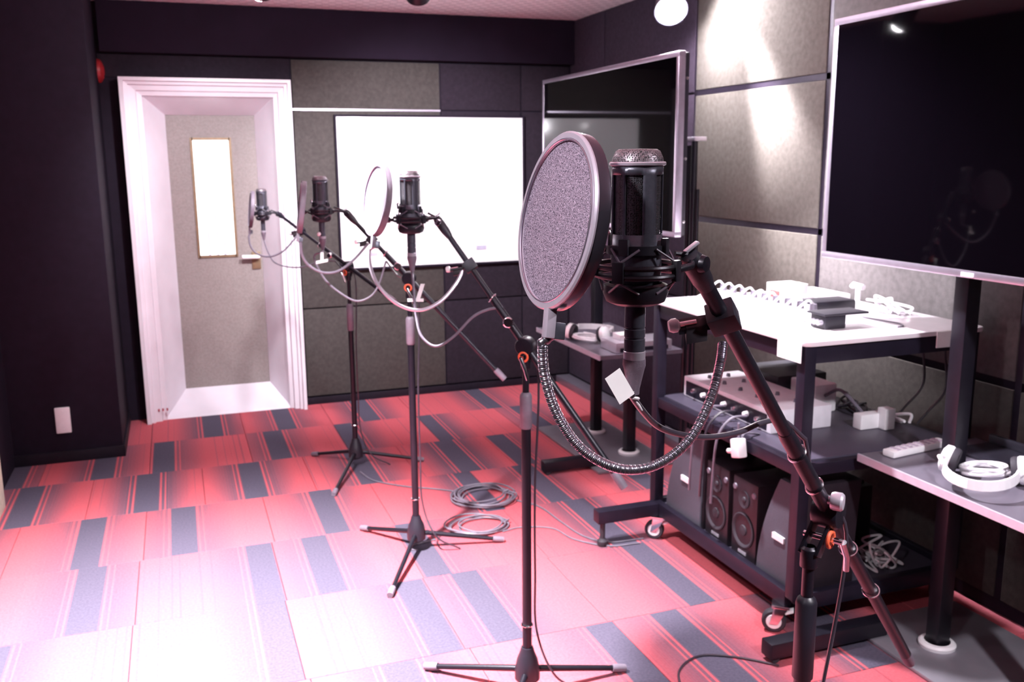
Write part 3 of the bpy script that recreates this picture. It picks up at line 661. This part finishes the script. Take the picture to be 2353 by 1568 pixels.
def tv_stand(X, yp, s, ztop, shelf, foot, tvb, label):
    # X: pole axis, yp: the pole in view, s: direction of the second pole
    t = thing('television_stand', (X, yp, 0), label, 'stand', 'floor stands for the screens')
    y2 = yp+s*.38
    for y in (yp, y2):
        pl = G().box((X-.024, y-.024, .012), (X+.024, y+.024, ztop)).build('pole', 'black_metal', t, bevel=.006)
        G().lathe([(.036, .0), (.05, .0), (.052, .01), (.046, .016), (.036, .017)], (X, y, .013), (0, 0, 1), 28, True).build('pole_flange', 'white_plastic', pl)
        G().box((tvb+.0005, y-.03, ztop-.35), (X-.0245, y+.03, ztop-.05)).build('mount_rail', 'black_metal', pl)
    x0, x1, ya, yb, z = shelf
    sh = G().box((x0, ya, z-.018), (X-.025, yb, z)).add(*(lambda g: (g.v, g.f))(G().box((X+.025, ya, z-.018), (x1, yb, z)))).add(*(lambda g: (g.v, g.f))(G().box((X-.025, min(yp, y2)+.025, z-.018), (X+.025, max(yp, y2)-.025, z)))).add(*(lambda g: (g.v, g.f))(G().box((X-.025, ya, z-.018), (X+.025, min(yp, y2)-.0245, z)))).add(*(lambda g: (g.v, g.f))(G().box((X-.025, max(yp, y2)+.0245, z-.018), (X+.025, yb, z))))
    sh = sh.build('shelf', 'shelf_dark', t, smooth=False)
    G().box((x0-.006, ya, z-.02), (x0, yb, z+.002)).build('shelf_edge', 'hoop_grey', sh)
    G().box((x0+.02, min(yp, y2)-.2, .0005), (x1, max(yp, y2)+.2, .013)).build('base_plate', 'grey_plate', t, bevel=.004)
    f = G().box((foot[0], foot[1]-.025, .014), (x0+.08, foot[1]+.025, .062)).build('foot_bar', 'black_metal', t, bevel=.004)
    G().cyl((foot[0]+.02, foot[1]-.02, .0135), (foot[0]+.02, foot[1]+.02, .0135), .013, n=16).build('foot_roller', 'rubber', f)
television(1.85, 3.238, 4.645, 1.110, 1.819, 'large black screen with pale bezel standing in the back corner, reflecting the door')
television(1.90, 1.105, 2.408, 1.110, 1.822, 'large black screen with pale bezel standing beyond the equipment cart', 1.83, 'screen_glossy')
tv_stand(1.99, 3.87, 1, 1.62, (1.715, 2.125, 3.62, 4.38, .565), (1.50, 3.77), 1.90, 'black two-pole floor stand with shelf under the screen in the back corner')
tv_stand(2.005, 1.925, -1, 1.62, (1.83, 2.27, 1.46, 2.10, .565), (1.50, 2.045), 1.95, 'black two-pole floor stand with shelf under the screen beyond the cart')

# ---- slim pole by the right wall
pp = PX(1597, 318, 2.17)
ps = thing('pole_stand', (pp.x, pp.y, 0), 'slim black pole stand with pale flat cap between the corner screen and beige panels', 'stand')
for dy, r, zt in ((0, .014, pp.z-.01), (.045, .012, pp.z-.03), (-.035, .008, pp.z-.22)):
    G().cyl((pp.x, pp.y+dy, .016), (pp.x, pp.y+dy, zt), r, n=14).build('tube', 'black_metal', ps)
G().box((pp.x-.03, pp.y-.05, pp.z-.012), (pp.x+.03, pp.y+.06, pp.z+.006)).build('flat_cap', 'silver', ps, bevel=.003)
G().box((pp.x-.035, pp.y-.12, .0005), (pp.x+.065, pp.y+.12, .016)).build('base', 'black_metal', ps, bevel=.003)
G().box((pp.x-.02, pp.y-.045, .72), (pp.x+.02, pp.y+.055, .78)).build('tube_clamp', 'black_plastic', ps, bevel=.003)

# ================================================================== EQUIPMENT CART
CX0, CX1, CY0, CY1, CZ = 1.635, 2.265, 2.115, 3.0, .91
ct = thing('equipment_cart', ((CX0+CX1)/2, (CY0+CY1)/2, 0), 'black three-tier equipment cart on casters with pale top against the wall', 'cart')
def rounded(x0, y0, x1, y1, r, z):
    o = []
    for cx, cy, a0 in ((x1-r, y1-r, 0), (x0+r, y1-r, 90), (x0+r, y0+r, 180), (x1-r, y0+r, 270)):
        for k in range(7): a = math.radians(a0+15*k); o.append((cx+r*math.cos(a), cy+r*math.sin(a), z))
    return o
G().prism(rounded(CX0-.008, CY0-.008, CX1+.02, CY1+.01, .03, CZ-.014), (0, 0, .014)).build('top_board', 'cart_top', ct, bevel=.002)
LEG = .038
for x in (CX0, CX1-LEG):
    for y in (CY0, CY1-LEG):
        G().box((x, y, .125), (x+LEG, y+LEG, CZ-.014)).build('post', 'cart_black', ct, bevel=.003)
def ring_rails(z0, z1, name, m, ins=.004):
    G().box((CX0+ins, CY0+LEG, z0), (CX0+ins+.026, CY1-LEG, z1)).build(name, m, ct, bevel=.002)
    G().box((CX1-ins-.026, CY0+LEG, z0), (CX1-ins, CY1-LEG, z1)).build(name, m, ct, bevel=.002)
    G().box((CX0+LEG, CY0+ins, z0), (CX1-LEG, CY0+ins+.026, z1)).build(name, m, ct, bevel=.002)
    G().box((CX0+LEG, CY1-ins-.026, z0), (CX1-LEG, CY1-ins, z1)).build(name, m, ct, bevel=.002)
ring_rails(CZ-.066, CZ-.0145, 'top_rail', 'cart_black')
ring_rails(.508, .545, 'middle_rail', 'cart_black'); ring_rails(.092, .142, 'bottom_rail', 'cart_black', .0)
G().box((CX0+.031, CY0+.031, .535), (CX1-.031, CY1-.031, .55)).build('middle_shelf', 'cart_shelf', ct, bevel=.002)
G().box((CX0+.027, CY0+.027, .10), (CX1-.027, CY1-.027, .125)).build('bottom_shelf', 'cart_shelf', ct, bevel=.002)
def caster(x, y, ang, r=.036, ztop=.092, parent=ct, tag_m='white_plastic'):
    d = V((math.cos(ang), math.sin(ang), 0)); s = V((-d.y, d.x, 0)); c = V((x, y, 0))+d*.018+V((0, 0, r+.0005))
    f = G().obox((x, y, ztop-.004), d*.026, s*.024, V((0, 0, .004)))
    for k in (-1, 1): f.prism([c+s*.0175*k+d*-.012+V((0, 0, -.006)), c+s*.0175*k+d*.012+V((0, 0, -.006)), V((x, y, ztop-.008))+s*.0175*k+d*.02, V((x, y, ztop-.008))+s*.0175*k-d*.02], s*.003*k)
    f = f.build('caster', 'chrome', parent, bevel=.0008)
    G().lathe([(.008, -.013), (r-.004, -.014), (r, -.009), (r, .009), (r-.004, .014), (.008, .013)], c, s, 28).build('wheel', 'rubber', f)
    G().lathe([(0, -.016), (r*.62, -.0155), (r*.66, -.013), (r*.66, .013), (r*.62, .0155), (0, .016)], c, s, 20).build('wheel_disc', tag_m, f)
    G().obox((x+d.x*-.026, y+d.y*-.026, ztop-.022), d*.012-V((0, 0, .005)), s*.012, V((0, 0, .004))).build('brake_pedal', 'white_plastic', f, bevel=.001)
for x, y, a in ((CX0+.005, CY1-.07, 2.4), (CX0+.005, CY0+.06, 2.5), (CX1-.03, CY1-.07, .6), (CX1-.03, CY0+.06, .4)): caster(x, y, a)
ob = G().box((1.385, CY1-.075, .094), (CX0-.001, CY1-.028, .142)).build('outrigger_bar', 'cart_black', ct, bevel=.003)
fo = G().lathe([(0, 0), (.017, 0), (.02, .006), (.02, .02), (.01, .03), (.01, .094)], (1.412, CY1-.052, .0005), (0, 0, 1), 18).build('outrigger_foot', 'rubber', ct)
# paper notes taped to the rails
def note(a, b, label):
    tag(G().box(a, b).build('paper_note', 'paper', smooth=False), label, 'note', 'paper notes taped to the cart')
note((CX0-.0105, 2.122, .848), (CX0-.0085, 2.232, .909), 'blank white paper note hanging from the long front edge of the cart top')
note((2.09, CY0-.0115, .860), (2.152, CY0-.0085, .909), 'small blank white paper note on the short end of the cart top')

# ---- on the cart top
z0 = CZ+.0005
st = thing('power_strip', (1.86, 2.58, z0), 'long white power strip with a row of grey plugs on the cart top', 'power strip')
G().box((1.835, 2.35, z0), (1.89, 2.95, z0+.032)).build('body', 'white_plastic', st, bevel=.005)
for k in range(9):
    y = 2.385+k*.064
    pg = G().lathe([(0, .024), (.011, .023), (.013, .0), (.0, 0)], (1.862, y, z0+.0322), (0, 0, 1), 12).build('plug', 'cable_grey', st)
    G().tube(spline([(1.862, y, z0+.054), (1.84, y, z0+.066), (1.80, y+.015, z0+.03), (1.765, y+.03, z0+.006), (1.75, y+.055, z0+.005)], 6), .004, 7).build('lead', 'cable_white', pg)
bx = thing('cardboard_box', (2.0, 2.71, z0), 'small white cardboard box with pale red label on the cart top', 'box')
G().box((1.955, 2.665, z0), (2.055, 2.765, z0+.074)).build('carton', 'paper', bx, bevel=.002)
G().box((1.9535, 2.682, z0+.018), (1.9555, 2.742, z0+.056)).build('label', 'red_label', bx)
for k in range(6): G().box((1.9525, 2.688+k*.0085, z0+.026), (1.9537, 2.693+k*.0085, z0+.05)).build('label_print', 'red_plastic', bx)
G().box((1.955, 2.708, z0+.0735), (2.055, 2.722, z0+.0748)).build('tape', 'cream', bx)
am = thing('headphone_amplifier', (2.03, 2.53, z0), 'black headphone amplifier with lit green lamp and white front on the cart top', 'amplifier')
G().box((1.945, 2.485, z0), (2.115, 2.575, z0+.042)).build('case', 'black_plastic', am, bevel=.012)
G().box((1.942, 2.497, z0+.010), (1.9465, 2.54, z0+.030)).build('front_plate', 'white_plastic', am)
G().lathe([(0, .006), (.007, .004), (.0085, 0)], (1.944, 2.556, z0+.015), (-1, 0, 0), 16).build('indicator_lamp', 'green_lamp', am)
G().lathe([(0, .014), (.010, .013), (.012, 0)], (1.946, 2.558, z0+.032), (-1, 0, 0), 16).build('volume_knob', 'white_plastic', am)
bb = thing('adapter_box', (1.84, 2.28, z0), 'black adapter box with flat overhanging lid at the near end of the power strip', 'box')
G().box((1.80, 2.245, z0), (1.875, 2.315, z0+.042)).build('body', 'black_plastic', bb, bevel=.004)
G().box((1.79, 2.235, z0+.0422), (1.95, 2.322, z0+.049)).build('lid', 'black_plastic', bb, bevel=.002)
for k in range(3): G().lathe([(0, .016), (.007, .015), (.008, 0)], (1.80, 2.262+k*.018, z0+.02), (-1, 0, 0), 12).build('jack', 'silver', bb)
pb = G().box((2.09, 2.66, z0), (2.235, 2.87, z0+.03)).build('document_tray', 'white_plastic', bevel=.006); tag(pb, 'flat white plastic tray behind the white cardboard box', 'tray')
hk = thing('white_hook', (2.215, 2.60, z0), 'white T-shaped plastic plug standing near the back of the cart top', 'plug')
G().cyl((2.215, 2.60, z0), (2.215, 2.60, z0+.062), .009, n=12).build('shank', 'white_plastic', hk); G().tube([(2.215, 2.575, z0+.064), (2.215, 2.625, z0+.068), (2.215, 2.632, z0+.06)], .010, 10).build('head', 'white_plastic', hk)
def tangle(c, sx, sy, n, r, m, label, seed, h=.05, cat='cable', name='cable_tangle', group=None):
    rnd = random.Random(seed); pts = [V((c[0]+rnd.uniform(-sx, sx), c[1]+rnd.uniform(-sy, sy), c[2]+r+rnd.random()*h*rnd.random())) for _ in range(n)]
    return tag(G().tube(spline(pts, 8), r, 7).build(name, m), label, cat, group)
tangle((2.20, 2.44, z0), .035, .10, 22, .0045, 'cable_white', 'heap of tangled white cable along the back edge of the cart top', 4)
tag(G().tube(spline([(2.05, 2.38, z0+.003), (2.06, 2.30, z0+.003), (2.07, 2.24, z0+.003), (2.05, 2.20, z0+.003), (2.02, 2.19, z0+.003)], 8), .0025, 6).build('thin_cable', 'cable_grey'), 'thin grey cable lying alone near the corner of the cart top', 'cable')
# ---- on the middle shelf
zm = .5505
mx = thing('audio_mixer', (1.82, 2.68, zm), 'silver audio mixer with dark front and jacks on the middle shelf of the cart', 'mixer')
G().box((1.735, 2.40, zm), (1.97, 2.94, zm+.075)).build('case', 'pale_silver', mx, bevel=.005)
G().box((1.7325, 2.42, zm+.008), (1.7352, 2.92, zm+.06)).build('front_panel', 'cart_black', mx)
for k in range(7):
    j = G().lathe([(0, .016), (.008, .015), (.010, 0)], (1.7324, 2.46+k*.066, zm+.036), (-1, 0, 0), 14).build('jack', 'white_plastic' if k % 2 else 'chrome', mx)
for k in range(10): G().lathe([(0, .012), (.006, .011), (.008, 0)], (1.80+.08*(k % 2), 2.47+.1*(k//2), zm+.0752), (0, 0, 1), 12).build('knob', 'cable_grey', mx)
for k, (y, m) in enumerate(((2.50, 'cable_grey'), (2.57, 'cable_black'), (2.64, 'cable_grey'))):
    tag(G().tube(spline([(1.714, y, zm+.036), (1.66, y+.01, zm+.03), (1.615, y+.015, zm-.03), (1.612, y+.03, zm-.16), (1.62, y+.05, zm-.27)], 8), .0045, 8).build('patch_cable', m), ['grey cable hanging over the cart edge from the mixer jack at its near end', 'black cable hanging over the cart edge from the mixer', 'grey cable hanging over the cart edge between the mixer middle and the hanging plug'][k], 'cable', 'cables hanging from the mixer')
d1 = thing('receiver_unit', (2.08, 2.86, zm), 'black receiver box with small knobs at the far end of the middle shelf', 'receiver')
G().box((1.99, 2.72, zm), (2.20, 2.955, zm+.095)).build('case', 'black_plastic', d1, bevel=.004)
for k in range(3): G().lathe([(0, .014), (.009, .013), (.011, 0)], (1.99, 2.77+k*.06, zm+.05), (-1, 0, 0), 14).build('knob', 'cable_grey', d1)
d2 = thing('charger_block', (2.09, 2.60, zm), 'white charger block with grey lead on the middle shelf behind the mixer', 'charger')
G().box((2.02, 2.55, zm), (2.11, 2.69, zm+.10)).build('case', 'white_plastic', d2, bevel=.008)
G().tube(spline([(2.06, 2.55, zm+.06), (2.08, 2.50, zm+.09), (2.10, 2.44, zm+.05), (2.12, 2.40, zm+.006)], 8), .006, 8).build('lead', 'cable_grey', d2)
d3 = thing('plug_adapter', (2.10, 2.33, zm), 'white bent plug adapter lying on the middle shelf next to the near post', 'adapter')
G().box((2.03, 2.33, zm), (2.14, 2.37, zm+.05)).add(*(lambda g: (g.v, g.f))(G().box((2.10, 2.30, zm), (2.14, 2.34, zm+.07)))).build('block', 'white_plastic', d3, bevel=.005)
tangle((2.17, 2.52, zm), .04, .10, 18, .005, 'cable_black', 'tangle of black cable at the back of the middle shelf', 11, .06)
tangle((2.195, 2.36, zm), .015, .05, 9, .005, 'cable_white', 'short bunch of white cable at the back of the middle shelf', 15, .06)
for k, (y, x) in enumerate(((2.36, 2.285), (2.27, 2.29))):
    tag(G().tube(spline([(x, y, CZ-.02), (x+.012, y+.01, .8), (x+.005, y-.012, .68), (x-.03, y+.02, .60), (x-.05, y+.04, zm+.006)], 8), .004, 7).build('hanging_cable', 'cable_black'), ['thin black cable hanging behind the cart nearer the mixer', 'thin black cable hanging behind the cart nearer the large screen'][k], 'cable', 'cables hanging behind the cart')
hp = PX(1697, 1030, 1.612)
hg = thing('hanging_plug', (hp.x, hp.y, hp.z-.03), 'white plug hanging on a cable below the middle shelf of the cart', 'plug')
G().obox(hp, V((.016, 0, 0)), V((0, .022, -.006)), V((0, .006, .03))).build('plug_body', 'white_plastic', hg, bevel=.006)
G().tube([hp+V((0, .018, -.01)), hp+V((0, .04, -.022)), hp+V((0, .055, -.025))], .008, 10).build('plug_nose', 'white_plastic', hg)
G().tube(spline([hp+V((0, 0, .028)), hp+V((.0, .004, .08)), (1.618, hp.y+.006, .53), (1.635, hp.y+.006, .565), (1.70, hp.y+.02, .5535)], 6), .004, 7).build('lead', 'cable_grey', hg)
# ---- speakers on the bottom shelf
zb = .1255
def grey_speaker(y0, y1, h, label):
    t = thing('speaker', (1.76, (y0+y1)/2, zb), label, 'speaker', 'grey grille speakers'); w = y1-y0
    out = []
    for k in range(9): f = k/8; out.append((1.665+.02*f*f, y1-w*.42*f**1.8, zb+h*f))
    for k in range(9): f = 1-k/8; out.append((1.665+.02*f*f, y0+w*.04*f, zb+h*f))
    G().prism([V(p)+V((.012, 0, 0)) for p in out], (.21, 0, 0)).build('cabinet', 'speaker_black', t, bevel=.004)
    cy = (y0+y1)/2
    G().prism([(x, cy+(y-cy)*.97, zb+.004+(z-zb)*.98) for x, y, z in out], (.0118, 0, 0)).build('grille', 'speaker_grey', t, bevel=.003)
    G().box((1.664, cy-.042, zb+h*.42), (1.676, cy+.016, zb+h*.42+.018)).build('badge', 'white_plastic', t)
grey_speaker(2.158, 2.348, .33, 'tapered grey grille speaker with pale badge at the near end of the bottom shelf')
grey_speaker(2.685, 2.93, .34, 'tapered grey grille speaker with pale badge at the far end of the bottom shelf')
def monitor_speaker(y0, y1, h, label):
    t = thing('monitor_speaker', (1.76, (y0+y1)/2, zb), label, 'speaker', 'small black monitor speakers'); cy = (y0+y1)/2; x = 1.672
    G().box((x, y0, zb), (x+.19, y1, zb+h)).build('cabinet', 'speaker_black', t, bevel=.010)
    w = (y1-y0)*.40
    G().lathe([(w, 0), (w+.004, .004), (w, .006), (w*.9, .004), (w*.75, -.006), (w*.35, -.002), (w*.3, .004), (0, .006)], (x, cy, zb+h*.36), (-1, 0, 0), 32).build('woofer', 'rubber', t)
    G().lathe([(w*.5, 0), (w*.52, .004), (w*.4, .002), (.010, .001), (.008, .005), (0, .007)], (x, cy, zb+h*.75), (-1, 0, 0), 24).build('tweeter', 'rubber', t)
    for s in (-1, 1): G().lathe([(0, .004), (.009, .004), (.011, 0)], (x, cy+s*w*.95, zb+h*.86), (-1, 0, 0), 12).build('port', 'cable_grey', t)
    G().box((x-.003, cy-.022, zb+.016), (x, cy+.022, zb+.026)).build('badge', 'silver', t)
monitor_speaker(2.525, 2.665, .27, 'small black monitor speaker with round drivers beside the far grey speaker')
monitor_speaker(2.362, 2.502, .27, 'small black monitor speaker with round drivers beside the near grey speaker')
tangle((2.06, 2.24, zb), .07, .07, 40, .004, 'cable_white', 'bundle of pale cables heaped on the bottom shelf behind the near grey speaker', 21, .09)
tag(G().box((1.92, 2.40, zb), (2.16, 2.62, zb+.20)).box((1.94, 2.42, zb+.2), (2.14, 2.60, zb+.215)).build('storage_case', 'speaker_black', bevel=.006), 'black storage case behind the monitor speakers on the bottom shelf', 'case')

# ---- headphones and small things on the stand shelves
def headphones(loc, rz, m_cup, label, r=.040, spread=.075, cable=True):
    loc = V(loc); t = thing('headphones', tuple(loc), label, 'headphones', 'headphones on the stand shelves')
    M = Matrix.Translation(loc) @ Matrix.Rotation(rz, 4, 'Z')
    for s in (-1, 1):
        c = V((s*spread, 0, r)); ax = V((s*.97, -.05, .22 if s > 0 else .18)).normalized()
        cu = G().lathe([(0, .034), (r*.6, .033), (r*.92, .026), (r*.95, .012), (r*.88, .006)], c, ax, 28).xf(M).build('ear_cup', m_cup, t)
        G().lathe([(r*.3, .004), (r*.5, -.008), (r*.85, -.010), (r*.93, -.002), (r*.9, .0065), (r*.3, .0065)], c, ax, 28, True).xf(M).build('ear_pad', 'rubber', cu)
        G().tube([c+ax*.02+V((0, .03, .012)), c+ax*.03+V((0, .055, .016)), V((s*(spread+.012), .085, r+.012))], .006, 8).xf(M).build('yoke', m_cup, cu)
    arc = [V(((spread+.012)*math.cos(a), .075+.105*math.sin(a), r+.012-.012*math.sin(a))) for a in [math.pi*k/16 for k in range(17)]]
    g = G()
    for k in range(16): g.bar(arc[k], arc[k+1]+(arc[k+1]-arc[k])*.08, .026, .006, (arc[k]-V((0, .075, r))).normalized())
    g.xf(M).build('headband', m_cup, t)
    if cable:
        rnd = random.Random(int(abs(loc.x*1000))); pts = []
        for k in range(30):
            a = k*.72; pts.append(V((.03*math.cos(a)*1.7+.01*math.sin(k), -.02+.045*math.sin(a), .006+.018*(k/30)+.016*abs(math.sin(a*.5)))))
        G().tube(spline(pts, 5), .0048, 7).xf(M).build('cord', 'cable_white', t)
headphones((1.985, 1.80, .5655), -.93+math.pi, 'headphone_white', 'white headphones with coiled white cord on the stand shelf beyond the cart', .040)
headphones((2.115, 1.665, .5655), -math.pi/2, 'headphone_white', 'white headphones beside the shelf pole at the end of the shelf beyond the cart', .038, .07)
headphones((1.80, 3.95, .5655), -.9, 'headphone_white', 'white headphones with coiled cord on the shelf under the corner screen', .040)
rm = thing('remote_control', (2.0, 2.06, .5655), 'long white remote control lying across the shelf corner beyond the cart', 'remote')
a, b = V((1.885, 2.045, .576)), V((2.12, 2.078, .576)); d = (b-a).normalized()
G().bar(a, b, .042, .020).build('case', 'white_plastic', rm, bevel=.006)
for k in range(8):
    for s in (-1, 0, 1): G().obox(a+d*(.03+k*.025)+V((-d.y, d.x, 0))*.012*s+V((0, 0, .0105)), d*.006, V((-d.y, d.x, 0))*.004, V((0, 0, .0015))).build('button', 'label_lilac', rm)
bt = G().box((2.10, 1.80, .5655), (2.26, 2.03, .575)).box((2.245, 1.80, .575), (2.26, 2.03, .60)).build('black_tray', 'black_plastic', bevel=.003); tag(bt, 'shallow black tray with raised lip at the back of the shelf beyond the cart', 'tray')
bk = thing('disc_player', (1.90, 3.72, .5655), 'flat silver disc player with dark front on the shelf under the corner screen', 'player')
G().box((1.80, 3.64, .5655), (2.08, 3.80, .612)).build('case', 'silver', bk, bevel=.003)
G().box((1.82, 3.6375, .570), (2.06, 3.6402, .588)).build('front_slot', 'cart_black', bk)
G().box((1.84, 3.68, .6122), (1.95, 3.76, .64)).build('dock', 'white_plastic', bk, bevel=.004)
# ---- cream board leaning at the left wall
tag(G().box((-.798, 3.62, .0005), (-.757, 4.20, .27)).box((-.757, 3.64, .02), (-.7545, 4.19, .25)).build('cream_board', 'cream', bevel=.004), 'cream coloured board standing on edge against the left wall', 'board')
